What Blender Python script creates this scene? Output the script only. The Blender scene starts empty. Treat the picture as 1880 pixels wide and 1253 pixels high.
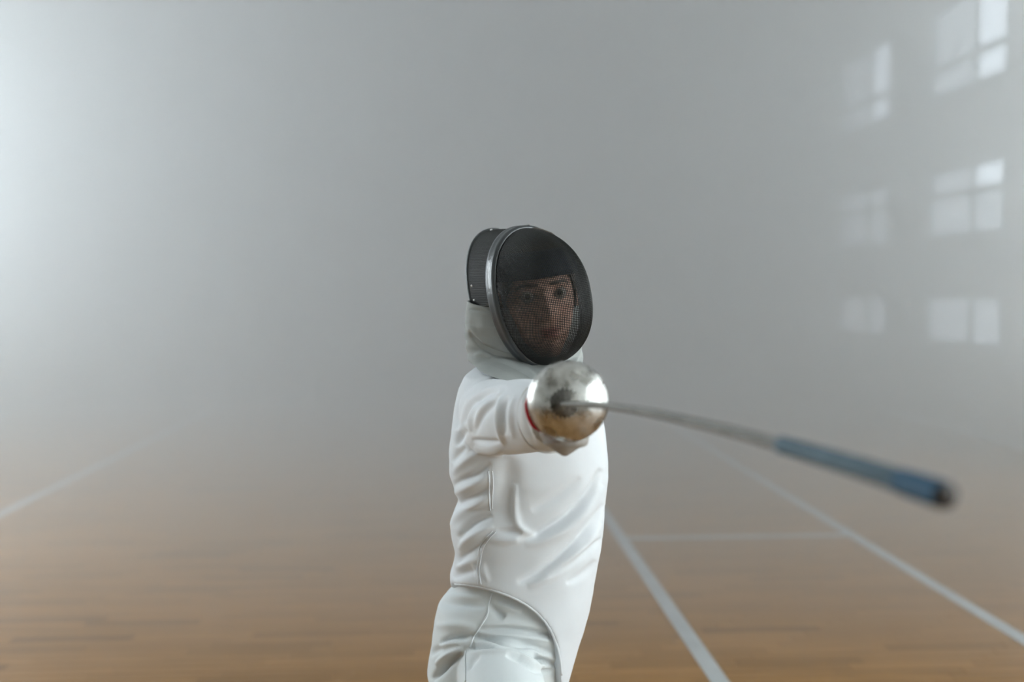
import bpy, bmesh, math, random
import numpy as np
from mathutils import Vector, Matrix
from mathutils.bvhtree import BVHTree
from math import sin, cos, pi, radians, sqrt, exp

random.seed(7)
RNG = np.random.default_rng(7)
SC = bpy.context.scene
COL = SC.collection

# ---------------------------------------------------------------- camera
FPX = 1828.0                      # 35 mm lens on a 36 mm wide frame of 1880 px
CAM = Vector((0.0, 0.0, 1.40))
YAW = math.atan((940 - 830) / FPX)
PITCH = math.atan((626.5 - 535) / FPX)
cam_data = bpy.data.cameras.new('camera')
cam = bpy.data.objects.new('camera', cam_data)
COL.objects.link(cam)
cam_data.sensor_width = 36.0
cam_data.lens = FPX * 36.0 / 1880.0
cam.location = CAM
cam.rotation_euler = (pi / 2 - PITCH, 0.0, -YAW)
cam_data.clip_start = 0.05
cam_data.dof.use_dof = True
cam_data.dof.focus_distance = 2.13
cam_data.dof.aperture_fstop = 1.3
SC.camera = cam

# ---------------------------------------------------------------- world, exposure
SC.view_settings.view_transform = 'Standard'
SC.view_settings.look = 'None'
SC.view_settings.gamma = 1.0
SC.view_settings.use_curve_mapping = False
SC.view_settings.exposure = 0.0
SC.cycles.volume_bounces = 1
SC.cycles.max_bounces = 4
SC.cycles.diffuse_bounces = 2
SC.cycles.glossy_bounces = 2
SC.cycles.sample_clamp_indirect = 6.0
world = bpy.data.worlds.new('world')
SC.world = world
world.use_nodes = True
world.node_tree.nodes['Background'].inputs[0].default_value = (0.62, 0.74, 0.80, 1)
world.node_tree.nodes['Background'].inputs[1].default_value = 0.3

# brightness of the panes, daylit ones and an added fill window (the room's only light) and of the haze
DAY = (0.84, 0.95, 1.0)
DAY_NEAR = (0.90, 0.985, 1.0)
GLOW_CLEAR, GLOW_FROST = 1.7, 0.62
GLOW_LEFT, GLOW_LEFT_FILL = 10.0, 31.0
GLOW_FRONT, GLOW_NEAR = 10.5, 26.0
FOG_START, FOG_FAR = 3.4, 0.285
ROT = Matrix.Rotation(-YAW, 3, 'Z') @ Matrix.Rotation(pi / 2 - PITCH, 3, 'X')
ROTI = ROT.transposed()


def P(px, py, Y):
    """point on the ray of photo pixel (px, py) at room depth Y"""
    d = ROT @ Vector(((px - 940) / FPX, -(py - 626.5) / FPX, -1.0))
    t = (Y - CAM.y) / d.y
    return CAM + d * t


def PIX(co):
    """photo pixel of world points, array (n,3) -> (n,2)"""
    M = np.array(ROTI)
    q = (np.asarray(co) - np.array(CAM)) @ M.T
    return np.stack([940 + FPX * q[:, 0] / -q[:, 2], 626.5 - FPX * q[:, 1] / -q[:, 2]], 1)


# ---------------------------------------------------------------- helpers
def link(o, parent=None):
    COL.objects.link(o)
    if parent is not None:
        o.parent = parent
    return o


def tag(o, label=None, cat=None, group=None, kind=None):
    if label: o['label'] = label
    if cat: o['category'] = cat
    if group: o['group'] = group
    if kind: o['kind'] = kind
    return o


def empty(name, loc=(0, 0, 0)):
    o = bpy.data.objects.new(name, None)
    o.empty_display_size = 0.1
    o.location = loc
    return link(o)


def mesh_obj(name, verts, faces, mat=None, parent=None, smooth=True):
    """one mesh object; verts are WORLD coordinates, parents sit at their own place"""
    me = bpy.data.meshes.new(name)
    off = np.zeros(3)
    p = parent
    while p is not None:
        off += np.array(p.location); p = p.parent
    v = np.asarray(verts, float).reshape(-1, 3) - off
    me.from_pydata([tuple(x) for x in v], [], [tuple(int(i) for i in f) for f in faces])
    me.validate()
    if smooth:
        me.polygons.foreach_set('use_smooth', [True] * len(me.polygons))
    if mat: me.materials.append(mat)
    me.update()
    return link(bpy.data.objects.new(name, me), parent)


class MB:
    """collects geometry for ONE mesh"""
    def __init__(self): self.v, self.f = [], []
    def add(self, vs, fs):
        n = len(self.v)
        self.v += [tuple(x) for x in vs]
        self.f += [tuple(i + n for i in f) for f in fs]
        return self
    def box(self, a, b):
        x0, y0, z0 = a; x1, y1, z1 = b
        return self.add([(x0,y0,z0),(x1,y0,z0),(x1,y1,z0),(x0,y1,z0),(x0,y0,z1),(x1,y0,z1),(x1,y1,z1),(x0,y1,z1)],
                        [(0,3,2,1),(4,5,6,7),(0,1,5,4),(1,2,6,5),(2,3,7,6),(3,0,4,7)])
    def loft(self, rings, cap=True, closed=True):
        rings = [list(r) for r in rings]
        n = len(rings[0]); vs = [p for r in rings for p in r]; fs = []
        for i in range(len(rings) - 1):
            for j in range(n if closed else n - 1):
                k = (j + 1) % n
                fs.append((i*n+j, i*n+k, (i+1)*n+k, (i+1)*n+j))
        if cap:
            c0 = np.mean(np.array(rings[0], float), 0); c1 = np.mean(np.array(rings[-1], float), 0)
            a = len(vs); vs += [tuple(c0), tuple(c1)]; m = (len(rings)-1)*n
            for j in range(n):
                k = (j + 1) % n
                fs.append((a, k, j)); fs.append((a+1, m+j, m+k))
        return self.add(vs, fs)
    def tube(self, pts, rad, seg=8, cap=True):
        return self.loft(tube_rings(pts, rad, seg), cap)
    def build(self, name, mat=None, parent=None, smooth=True):
        return mesh_obj(name, self.v, self.f, mat, parent, smooth)


def tube_rings(pts, rad, seg=8, flat=1.0, up=None):
    pts = [Vector(p) for p in pts]
    if not hasattr(rad, '__len__'): rad = [rad] * len(pts)
    out = []; ref = Vector(up) if up is not None else None
    for i, p in enumerate(pts):
        t = (pts[min(i+1, len(pts)-1)] - pts[max(i-1, 0)]).normalized()
        if ref is None:
            ref = Vector((0, 0, 1)) if abs(t.z) < .9 else Vector((1, 0, 0))
        s = t.cross(ref).normalized(); u = s.cross(t).normalized(); 
        if up is None: ref = u
        r = rad[i]
        out.append([p + s * (r * cos(2*pi*k/seg)) + u * (r * flat * sin(2*pi*k/seg)) for k in range(seg)])
    return out


def smooth_line(pts, n):
    """Catmull-Rom through pts, n samples"""
    p = np.array([tuple(q) for q in pts], float)
    p = np.vstack([2*p[0]-p[1], p, 2*p[-1]-p[-2]])
    t = np.linspace(0, len(p) - 3 - 1e-9, n); i = t.astype(int); f = (t - i)[:, None]
    a, b, c, d = p[i], p[i+1], p[i+2], p[i+3]
    return 0.5*((2*b)+(-a+c)*f+(2*a-5*b+4*c-d)*f**2+(-a+3*b-3*c+d)*f**3)


# ---------------------------------------------------------------- materials
def new_mat(name):
    m = bpy.data.materials.new(name); m.use_nodes = True
    nt = m.node_tree
    return m, nt, nt.nodes['Principled BSDF']


def mat_simple(name, col, rough=.6, metal=0., spec=.5, bump=None, var=None, sheen=0., coat=0.):
    """bump = (scale, strength, distance); var = (scale, amount) colour noise"""
    m, nt, b = new_mat(name)
    b.inputs['Base Color'].default_value = (*col, 1)
    b.inputs['Roughness'].default_value = rough
    b.inputs['Metallic'].default_value = metal
    b.inputs['Specular IOR Level'].default_value = spec
    b.inputs['Sheen Weight'].default_value = sheen
    b.inputs['Coat Weight'].default_value = coat
    tc = nt.nodes.new('ShaderNodeTexCoord')
    if var:
        n = nt.nodes.new('ShaderNodeTexNoise'); n.inputs['Scale'].default_value = var[0]; n.inputs['Detail'].default_value = 4
        nt.links.new(tc.outputs['Object'], n.inputs['Vector'])
        r = nt.nodes.new('ShaderNodeValToRGB')
        lo = [max(0, c * (1 - var[1])) for c in col]; hi = [min(1, c * (1 + var[1])) for c in col]
        r.color_ramp.elements[0].position = .3; r.color_ramp.elements[1].position = .7
        r.color_ramp.elements[0].color = (*lo, 1); r.color_ramp.elements[1].color = (*hi, 1)
        nt.links.new(n.outputs[0], r.inputs[0]); nt.links.new(r.outputs[0], b.inputs['Base Color'])
    if bump:
        n = nt.nodes.new('ShaderNodeTexNoise'); n.inputs['Scale'].default_value = bump[0]; n.inputs['Detail'].default_value = 3
        nt.links.new(tc.outputs['Object'], n.inputs['Vector'])
        bp = nt.nodes.new('ShaderNodeBump'); bp.inputs['Strength'].default_value = bump[1]; bp.inputs['Distance'].default_value = bump[2]
        nt.links.new(n.outputs[0], bp.inputs['Height']); nt.links.new(bp.outputs[0], b.inputs['Normal'])
    return m


def mat_glow(name, col, strength):
    m, nt, b = new_mat(name)
    b.inputs['Base Color'].default_value = (.6, .7, .75, 1)
    b.inputs['Roughness'].default_value = .3
    b.inputs['Emission Color'].default_value = (*col, 1)
    b.inputs['Emission Strength'].default_value = strength
    return m
# ================================================================ THE HALL
X0, X1, Y0, Y1, ZC = -5.0, 5.0, -5.0, 20.0, 5.6
M_wall = mat_simple('plaster', (.62, .63, .61), .85, var=(1.3, .05), bump=(40, .15, .004))
M_ceil = mat_simple('ceiling_paint', (.55, .56, .55), .9, var=(.8, .04))
M_frame = mat_simple('window_paint', (.60, .63, .64), .5, var=(6, .05))
M_clear = mat_glow('daylit_clear_glass', DAY, GLOW_CLEAR)
M_frost = mat_glow('daylit_frosted_glass', DAY, GLOW_FROST)
M_left = mat_glow('daylit_tall_glass', DAY, GLOW_LEFT)
M_near = mat_glow('daylit_nearest_glass', DAY_NEAR, GLOW_NEAR)
M_lfill = mat_glow('fill_window_glass', DAY_NEAR, GLOW_LEFT_FILL)
M_front = mat_glow('daylit_near_glass', DAY_NEAR, GLOW_FRONT)


def wood_mat(name, rnd):
    m, nt, b = new_mat(name)
    L = nt.links.new; N = nt.nodes.new
    tc = N('ShaderNodeTexCoord'); geo = N('ShaderNodeNewGeometry')
    mp = N('ShaderNodeMapping'); mp.inputs['Scale'].default_value = (1.6, 45, 1)
    L(geo.outputs['Position'], mp.inputs['Vector'])
    n = N('ShaderNodeTexNoise'); n.inputs['Scale'].default_value = 2.2; n.inputs['Detail'].default_value = 5; L(mp.outputs[0], n.inputs['Vector'])
    if rnd == 'object':
        oi = N('ShaderNodeObjectInfo'); rv = oi.outputs['Random']
    elif rnd == 'island':
        rv = geo.outputs['Random Per Island']
    else:
        br = N('ShaderNodeTexBrick'); br.inputs['Scale'].default_value = 1
        br.inputs['Brick Width'].default_value = .48; br.inputs['Row Height'].default_value = .06; br.inputs['Mortar Size'].default_value = 0
        br.inputs['Color1'].default_value = (0, 0, 0, 1); br.inputs['Color2'].default_value = (1, 1, 1, 1)
        L(geo.outputs['Position'], br.inputs['Vector']); rv = br.outputs['Color']
    r = N('ShaderNodeValToRGB')
    e = r.color_ramp.elements
    e[0].position = 0; e[0].color = (.235, .122, .040, 1)
    e[1].position = 1; e[1].color = (.385, .206, .072, 1)
    k = e.new(.12); k.color = (.310, .164, .054, 1)
    L(rv, r.inputs[0])
    mx = N('ShaderNodeMix'); mx.data_type = 'RGBA'; mx.blend_type = 'MULTIPLY'; mx.inputs[0].default_value = .55
    g = N('ShaderNodeValToRGB'); g.color_ramp.elements[0].color = (.62, .58, .54, 1); g.color_ramp.elements[1].color = (1.1, 1.08, 1.05, 1)
    g.color_ramp.elements[0].position = .3; g.color_ramp.elements[1].position = .7
    L(n.outputs[0], g.inputs[0]); L(r.outputs[0], mx.inputs[6]); L(g.outputs[0], mx.inputs[7])
    L(mx.outputs[2], b.inputs['Base Color'])
    b.inputs['Roughness'].default_value = .42
    b.inputs['Specular IOR Level'].default_value = .35
    return m


def struct(name, mb, mat, parent=None):
    o = mb.build(name, mat, parent, smooth=False)
    if parent is None: o['kind'] = 'structure'
    return o


T = .15
floor = struct('floor', MB().box((X0-T, Y0-T, -.12), (X1+T, Y1+T, -.004)), wood_mat('parquet_far', 'brick'))
floor['label'] = 'warm brown parquet gym floor with pale painted court lines'
struct('ceiling', MB().box((X0-T, Y0-T, ZC), (X1+T, Y1+T, ZC+.15)), M_ceil)['label'] = 'pale flat ceiling high above the hall'
struct('wall_back', MB().box((X0-T, Y1, -.004), (X1+T, Y1+T, ZC)), M_wall)['label'] = 'pale far wall lost in the white haze'
struct('wall_front', MB().box((X0-T, Y0-T, -.004), (X1+T, Y0, ZC)), M_wall)['label'] = 'pale wall behind the viewer'

# --- floor strips: the nearest 300 in view are pieces of their own, the next ones are joined, the far ones are material
BL, BW, GAP = .48, .06, .0012
strip_mats = wood_mat('parquet_strip', 'object')
def strip_mesh(length):
    mb = MB(); h = .004; c = .0008
    x, y = length/2 - GAP/2, BW/2 - GAP/2
    lo = [(-x,-y,-h),(x,-y,-h),(x,y,-h),(-x,y,-h)]; md = [(-x,-y,-c),(x,-y,-c),(x,y,-c),(-x,y,-c)]
    hi = [(-x+c,-y+c,0),(x-c,-y+c,0),(x-c,y-c,0),(-x+c,y-c,0)]
    mb.add(lo+md+hi, [(4*a+j, 4*a+(j+1)%4, 4*a+4+(j+1)%4, 4*a+4+j) for a in (0,1) for j in range(4)] + [(8,9,10,11)])
    return mb
def strip_rows(y_from, y_to):
    r = int(math.floor(y_from / BW))
    while r * BW < y_to:
        yc = (r + .5) * BW
        sh = ((r * 7919) % 13) / 13.0 * BL
        half = (yc + .25) * .62 + .3
        k = int(math.floor((-half - sh) / BL)) - 1
        while (k * BL + sh) < half:
            yield k * BL + sh + BL/2, yc
            k += 1
        r += 1
proto = strip_mesh(BL)
me_strip = bpy.data.meshes.new('floor_strip'); me_strip.from_pydata(proto.v, [], proto.f); me_strip.materials.append(strip_mats)
near = [(x, y) for x, y in strip_rows(3.36, 8.0)]
vis = [(x, y) for x, y in near if -40 < PIX([(x, y, 0)])[0, 0] < 1920 and y > 3.36]
vis = sorted(vis, key=lambda q: q[1])[:300]
vset = set(vis)
for x, y in vis:
    o = bpy.data.objects.new('floor_strip', me_strip); o.location = (x, y, 0); link(o, floor)
rest = MB()
for x, y in strip_rows(1.2, 8.0):
    if (x, y) in vset: continue
    rest.add([(a + x, b + y, c) for a, b, c in proto.v], proto.f)
o = rest.build('floor_strips', wood_mat('parquet_strip_joined', 'island'), floor, smooth=False)
o['kind'] = 'stuff'

# --- painted court lines
M_line = mat_simple('court_line_paint', (.47, .49, .49), .45, var=(9, .08))
def court_line(x0, y0, x1, y1, label):
    o = MB().box((x0, y0, 0), (x1, y1, .0012)).build('court_line', M_line, floor, smooth=False); o['label'] = label
court_line(.921, -2.0, .989, 16.0, 'pale painted line running away beside the fencer')
court_line(2.255, -2.0, 2.325, 16.0, 'pale painted line running away on the far right')
court_line(.989, 5.50, 2.255, 5.565, 'short pale line crossing between two long lines')
court_line(-2.87, -2.0, -2.80, 16.0, 'pale painted line running away on the left')

# --- windows: three rows in every bay of the side walls
WIN_N = [0]
def window(side, y0, y1, z0, z1, vs, hs, mats, label):
    """frame bars + panes filling an opening of a side wall; vs / hs: inner bar positions"""
    WIN_N[0] += 1
    xin = X1 if side > 0 else X0
    s = side
    def bx(ya, yb, za, zb, d0, d1):
        a, b = xin + s*d0, xin + s*d1
        return (min(a,b), ya, za), (max(a,b), yb, zb)
    f = MB(); w = .05
    f.box(*bx(y0, y0+w, z0, z1, -.02, .10)); f.box(*bx(y1-w, y1, z0, z1, -.02, .10))
    f.box(*bx(y0+w, y1-w, z0, z0+w, -.02, .10)); f.box(*bx(y0+w, y1-w, z1-w, z1, -.02, .10))
    root = struct('window_%d' % WIN_N[0], f, M_frame); 
    if label: root['label'] = label
    o = MB().box(*bx(y0-.04, y1+.04, z0-.04, z0, -.07, .0)).build('window_sill', M_frame, root, smooth=False)
    ys = [y0+w] + vs + [y1-w]; zs = [z0+w] + hs + [z1-w]
    for v in vs: MB().box(*bx(v-.03, v+.03, z0+w, z1-w, 0, .06)).build('mullion', M_frame, root, smooth=False)
    for i in range(len(ys)-1):
        a = ys[i] + (.03 if i else 0); b = ys[i+1] - (.03 if i < len(ys)-2 else 0)
        for h in hs: MB().box(*bx(a, b, h-.035, h+.035, 0, .06)).build('transom', M_frame, root, smooth=False)
        for j in range(len(zs)-1):
            c = zs[j] + (.035 if j else 0); d = zs[j+1] - (.035 if j < len(zs)-2 else 0)
            mm = mats(i, j)
            MB().box(*bx(a, b, c, d, .045, .055)).build('pane', mm, root, smooth=False)
    return root

BAYS = [11.15 - 2.40*k for k in range(7)]       # window bays along the right wall (start y)
BW_ = 1.50
ROWS = [(.86, 1.36), (1.93, 2.64), (3.36, 4.30)]
def wall_with_openings(name, side, bays, rows, label):
    mb = MB(); xa, xb = (X1, X1+T) if side > 0 else (X0-T, X0)
    ys = sorted(bays); zprev = -.004
    for z0, z1 in rows:
        mb.box((xa, Y0, zprev), (xb, Y1, z0))
        e = Y0
        for y in ys:
            mb.box((xa, e, z0), (xb, y, z1)); e = y + BW_
        mb.box((xa, e, z0), (xb, Y1, z1)); zprev = z1
    mb.box((xa, Y0, zprev), (xb, Y1, ZC))
    struct(name, mb, M_wall)['label'] = label
wall_with_openings('wall_right', 1, BAYS, ROWS, 'pale side wall with rows of small daylit windows')
names = ['low', 'middle', 'high']
for bi, y in enumerate(BAYS):
    for ri, (z0, z1) in enumerate(ROWS):
        hs = {0: [], 1: [2.37], 2: [3.68]}[ri]
        if bi <= 1:
            def mats(i, j, ri=ri, bi=bi):
                if i == 0:                        # the half nearer the viewer is clear
                    if ri == 2: return M_clear
                    if ri == 1 and j == 1 and bi == 1: return M_clear
                return M_frost
        else:
            mats = (lambda i, j: M_front) if bi <= 4 else (lambda i, j: M_near)
        window(1, y, y + BW_, z0, z1, [y + .62], hs, mats, '%s daylit window, %s along the side wall' % (names[ri], 'farthest' if bi == 0 else 'second farthest') if bi < 2 else None)
LBAYS = [8.6, 6.2]
LROWS = [(1.2, 3.9)]
LFILL = [3.8]  # unseen window, added to brighten the dark side of the jacket
wall_with_openings('wall_left', -1, LBAYS + LFILL, LROWS, 'pale side wall with tall bright windows')
for y in LFILL:
    window(-1, y, y + BW_, 1.2, 3.9, [y + .75], [2.55], lambda i, j: M_lfill, 'tall unseen window added as fill light in the opposite side wall')
for bi, y in enumerate(LBAYS):
    window(-1, y, y + BW_, 1.2, 3.9, [y + .75], [2.55], lambda i, j: M_left, 'tall bright window in the opposite side wall')

# --- haze: a bank of theatrical fog filling the hall behind the fencer
def haze():
    m = bpy.data.materials.new('haze'); m.use_nodes = True
    nt = m.node_tree; nt.nodes.clear(); N = nt.nodes.new; L = nt.links.new
    out = N('ShaderNodeOutputMaterial'); vs = N('ShaderNodeVolumeScatter')
    vs.inputs['Color'].default_value = (.95, .95, .91, 1)
    vs.inputs['Anisotropy'].default_value = 0.0
    vs.inputs['Density'].default_value = FOG_FAR
    L(vs.outputs[0], out.inputs['Volume'])
    e = .002
    o = MB().box((X0+e, FOG_START, .003), (X1-e, Y1-e, ZC-e)).build('haze', m, None, smooth=False)
    tag(o, 'white theatrical haze filling the hall and hiding its far end', 'haze', kind='stuff')
haze()
# ================================================================ THE FENCER
M_white = mat_simple('white_cotton', (.79, .82, .855), .62, spec=.35, sheen=.15, bump=(900, .12, .0006), var=(14, .02))
M_breech = mat_simple('breeches_cotton', (.75, .79, .80), .7, spec=.3, sheen=.1, bump=(900, .12, .0006), var=(14, .02))
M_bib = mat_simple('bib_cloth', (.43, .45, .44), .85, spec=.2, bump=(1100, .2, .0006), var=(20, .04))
M_skinless = mat_simple('sock_knit', (.75, .77, .77), .8, bump=(600, .2, .001))
M_shoe = mat_simple('shoe_leather', (.72, .74, .75), .5, bump=(300, .1, .001))
M_sole = mat_simple('sole_rubber', (.16, .13, .10), .8, bump=(200, .1, .001))
M_glove = mat_simple('glove_cloth', (.70, .71, .71), .7, bump=(500, .15, .001), var=(25, .04))
M_palm = mat_simple('glove_leather', (.36, .34, .31), .6, bump=(260, .25, .001), var=(40, .12))


def edges_of(me):
    e = np.empty(len(me.edges) * 2, int); me.edges.foreach_get('vertices', e)
    return e.reshape(-1, 2)


def get_co(me):
    a = np.empty(len(me.vertices) * 3); me.vertices.foreach_get('co', a)
    return a.reshape(-1, 3)


def set_co(me, a):
    me.vertices.foreach_set('co', np.ascontiguousarray(a, float).ravel()); me.update()


def get_no(me):
    a = np.empty(len(me.vertices) * 3); me.vertices.foreach_get('normal', a)
    return a.reshape(-1, 3)


def laplace(me, it, k=.5, mask=None):
    e = edges_of(me); co = get_co(me); n = len(co)
    deg = np.bincount(e.ravel(), minlength=n).astype(float)[:, None]
    for _ in range(it):
        s = np.stack([np.bincount(e[:, 0], co[e[:, 1], i], n) + np.bincount(e[:, 1], co[e[:, 0], i], n) for i in range(3)], 1)
        d = (s / np.maximum(deg, 1) - co) * k
        co = co + (d if mask is None else d * mask)
    set_co(me, co)


def remesh(mb, voxel, smooth=4):
    """closed overlapping shapes -> one continuous skin (a mesh datablock in world coordinates)"""
    me = bpy.data.meshes.new('tmp'); me.from_pydata(mb.v, [], mb.f)
    bm = bmesh.new(); bm.from_mesh(me); bmesh.ops.recalc_face_normals(bm, faces=bm.faces); bm.to_mesh(me); bm.free()
    ob = bpy.data.objects.new('tmp', me); COL.objects.link(ob)
    md = ob.modifiers.new('r', 'REMESH'); md.mode = 'VOXEL'; md.voxel_size = voxel; md.adaptivity = 0
    dg = bpy.context.evaluated_depsgraph_get()
    out = bpy.data.meshes.new_from_object(ob.evaluated_get(dg))
    bpy.data.objects.remove(ob); bpy.data.meshes.remove(me)
    laplace(out, smooth)
    return out


def finish(name, me, mat, parent):
    me.name = name
    me.materials.clear(); me.materials.append(mat)
    me.polygons.foreach_set('use_smooth', [True] * len(me.polygons))
    co = get_co(me); off = np.zeros(3); p = parent
    while p is not None: off += np.array(p.location); p = p.parent
    set_co(me, co - off)
    return link(bpy.data.objects.new(name, me), parent)


def seg_dist(q, pts):
    """distance of pixels q (n,2) to a polyline and the run (0..1) along it"""
    pts = np.array(pts, float); best = np.full(len(q), 1e9); run = np.zeros(len(q))
    L = np.r_[0, np.cumsum(np.linalg.norm(np.diff(pts, axis=0), axis=1))]
    for i in range(len(pts) - 1):
        a, b = pts[i], pts[i+1]; d = b - a; l2 = (d @ d) + 1e-9
        t = np.clip(((q - a) @ d) / l2, 0, 1)
        dist = np.linalg.norm(q - (a + t[:, None] * d), axis=1)
        m = dist < best; best[m] = dist[m]; run[m] = (L[i] + t[m] * sqrt(l2)) / L[-1]
    return best, run


def folds(me, strokes, facing=-.05):
    """cloth folds: strokes are (points, height in m, width in px); seen-side cloth only, along the normal"""
    co = get_co(me); no = get_no(me); q = PIX(co)
    w = np.clip((-no[:, 1] - facing) / .25, 0, 1)
    d = np.zeros(len(co))
    for pts, h, s in strokes:
        pts = smooth_line([(*p, 0) for p in pts], max(8, 6 * len(pts)))[:, :2]
        dist, run = seg_dist(q, pts)
        tp = np.sin(pi * np.clip(run, 0, 1)).clip(0, 1) ** .55
        d += h * np.exp(-(dist / (s * (.6 + .5 * tp))) ** 2) * tp
    set_co(me, co + no * (d * w)[:, None])


def ripples(me, amp, back_only=True):
    co = get_co(me); no = get_no(me)
    x, y, z = co.T
    d = amp * (np.sin(41*z + 17*x + 9*np.sin(7*y + 11*x)) * .6 + np.sin(63*z - 29*y + 23*x + 4*np.sin(19*z)) * .4)
    if back_only: d = d * np.clip(.35 + no[:, 1], .12, 1)
    set_co(me, co + no * d[:, None])


def table(rows, k):
    a = np.array([r[:1] + r[1:] for r in rows], float)
    return lambda y: np.interp(y, a[:, 0], a[:, k])


person = empty('person', (.14, 2.2, 0))
tag(person, 'fencer in white uniform and dark mesh mask lunging with one arm stretched out', 'person')

# ---------------------------------------------------------------- jacket
TORSO = [(650, 905, 1035, 2.30, .050), (672, 880, 1052, 2.29, .075), (690, 857, 1070, 2.28, .105), (715, 845, 1085, 2.28, .125),
         (750, 837, 1098, 2.28, .137), (790, 831, 1106, 2.28, .142), (830, 828, 1111, 2.28, .142), (870, 829, 1112, 2.28, .140),
         (900, 838, 1109, 2.28, .136), (918, 846, 1107, 2.28, .134), (935, 838, 1106, 2.28, .134), (960, 829, 1104, 2.28, .135),
         (985, 832, 1101, 2.28, .135), (1010, 838, 1098, 2.28, .134), (1035, 835, 1093, 2.28, .134), (1056, 829, 1089, 2.28, .136),
         (1076, 832, 1085, 2.285, .140), (1110, 804, 1080, 2.29, .150), (1160, 792, 1065, 2.30, .160), (1210, 786, 1049, 2.30, .165),
         (1253, 788, 1038, 2.30, .165), (1310, 800, 1026, 2.30, .15)]
tL, tR, tY, tD = (table(TORSO, k) for k in (1, 2, 3, 4))


def ell(th, e):
    c, s = cos(th), sin(th)
    return abs(c) ** (2/e) * (1 if c >= 0 else -1), abs(s) ** (2/e) * (1 if s >= 0 else -1)


def torso_pt(th, py, grow=0.0, e=2.25):
    L, R, Yc, D = tL(py), tR(py), tY(py), tD(py)
    a, b = P(L, py, Yc), P(R, py, Yc)
    c = (a + b) / 2; hw = (b - a).length / 2 + grow
    ux, uy = ell(th, e)
    return Vector((c.x + hw * ux, c.y + (D + grow) * uy, c.z))


HEM = [(820, 1072), (860, 1074), (885, 1078), (920, 1089), (960, 1107), (990, 1129), (1010, 1153), (1021, 1176), (1027, 1201), (1032, 1286), (1200, 1290)]
hx, hy = zip(*HEM)


def hem_of(th):
    front = sin(th) < 0
    py = 1090.0
    for _ in range(30):
        p = torso_pt(th, py, .004); q = PIX([p])[0]
        if front: t = np.interp(q[0], hx, hy) - q[1] + py
        else: t = 1080 + 120 * max(0.0, cos(th)) ** 6
        py = min(1300, py + .3 * (t - py))
    return py


NTH = 120
ths = [2*pi*k/NTH for k in range(NTH)]
hems = np.array([hem_of(t) for t in ths])
for _ in range(3): hems = np.where(np.array([sin(t) < -.12 for t in ths]), hems, (np.roll(hems, 1) + hems*2 + np.roll(hems, -1)) / 4)
NR = 70
rings = []
for i in range(NR + 1):
    s = i / NR
    rings.append([torso_pt(t, 650 + s * (h - 650), .004) for t, h in zip(ths, hems)])
jk = MB()
jk.loft(rings, cap=True)
# near sleeve, pointing at the viewer
SL = [(905, 775, 2.33, .066, .080), (893, 768, 2.25, .066, .082), (898, 766, 2.17, .064, .081), (912, 766, 2.08, .063, .078), (935, 767, 1.99, .063, .075),
      (962, 765, 1.92, .0635, .0715), (985, 764, 1.865, .0620, .0685), (1008, 763, 1.825, .0585, .0635)]
def arm_rings(spec, seg=40, e=2.1):
    cs = [P(a, b, c) for a, b, c, _, _ in spec]
    n = 26
    C = smooth_line(cs, n); t = np.linspace(0, len(spec) - 1, n)
    W = np.interp(t, range(len(spec)), [s[3] for s in spec]); H = np.interp(t, range(len(spec)), [s[4] for s in spec])
    out = []
    for i in range(n):
        tg = Vector(C[min(i+1, n-1)] - C[max(i-1, 0)]).normalized()
        sd = tg.cross(Vector((0, 0, 1))).normalized(); up = sd.cross(tg)
        r = []
        for k in range(seg):
            ux, uy = ell(2*pi*k/seg, e)
            r.append(Vector(C[i]) + sd * (W[i]*ux) + up * (H[i]*uy))
        out.append(r)
    return out
jk.loft(arm_rings(SL))
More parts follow.
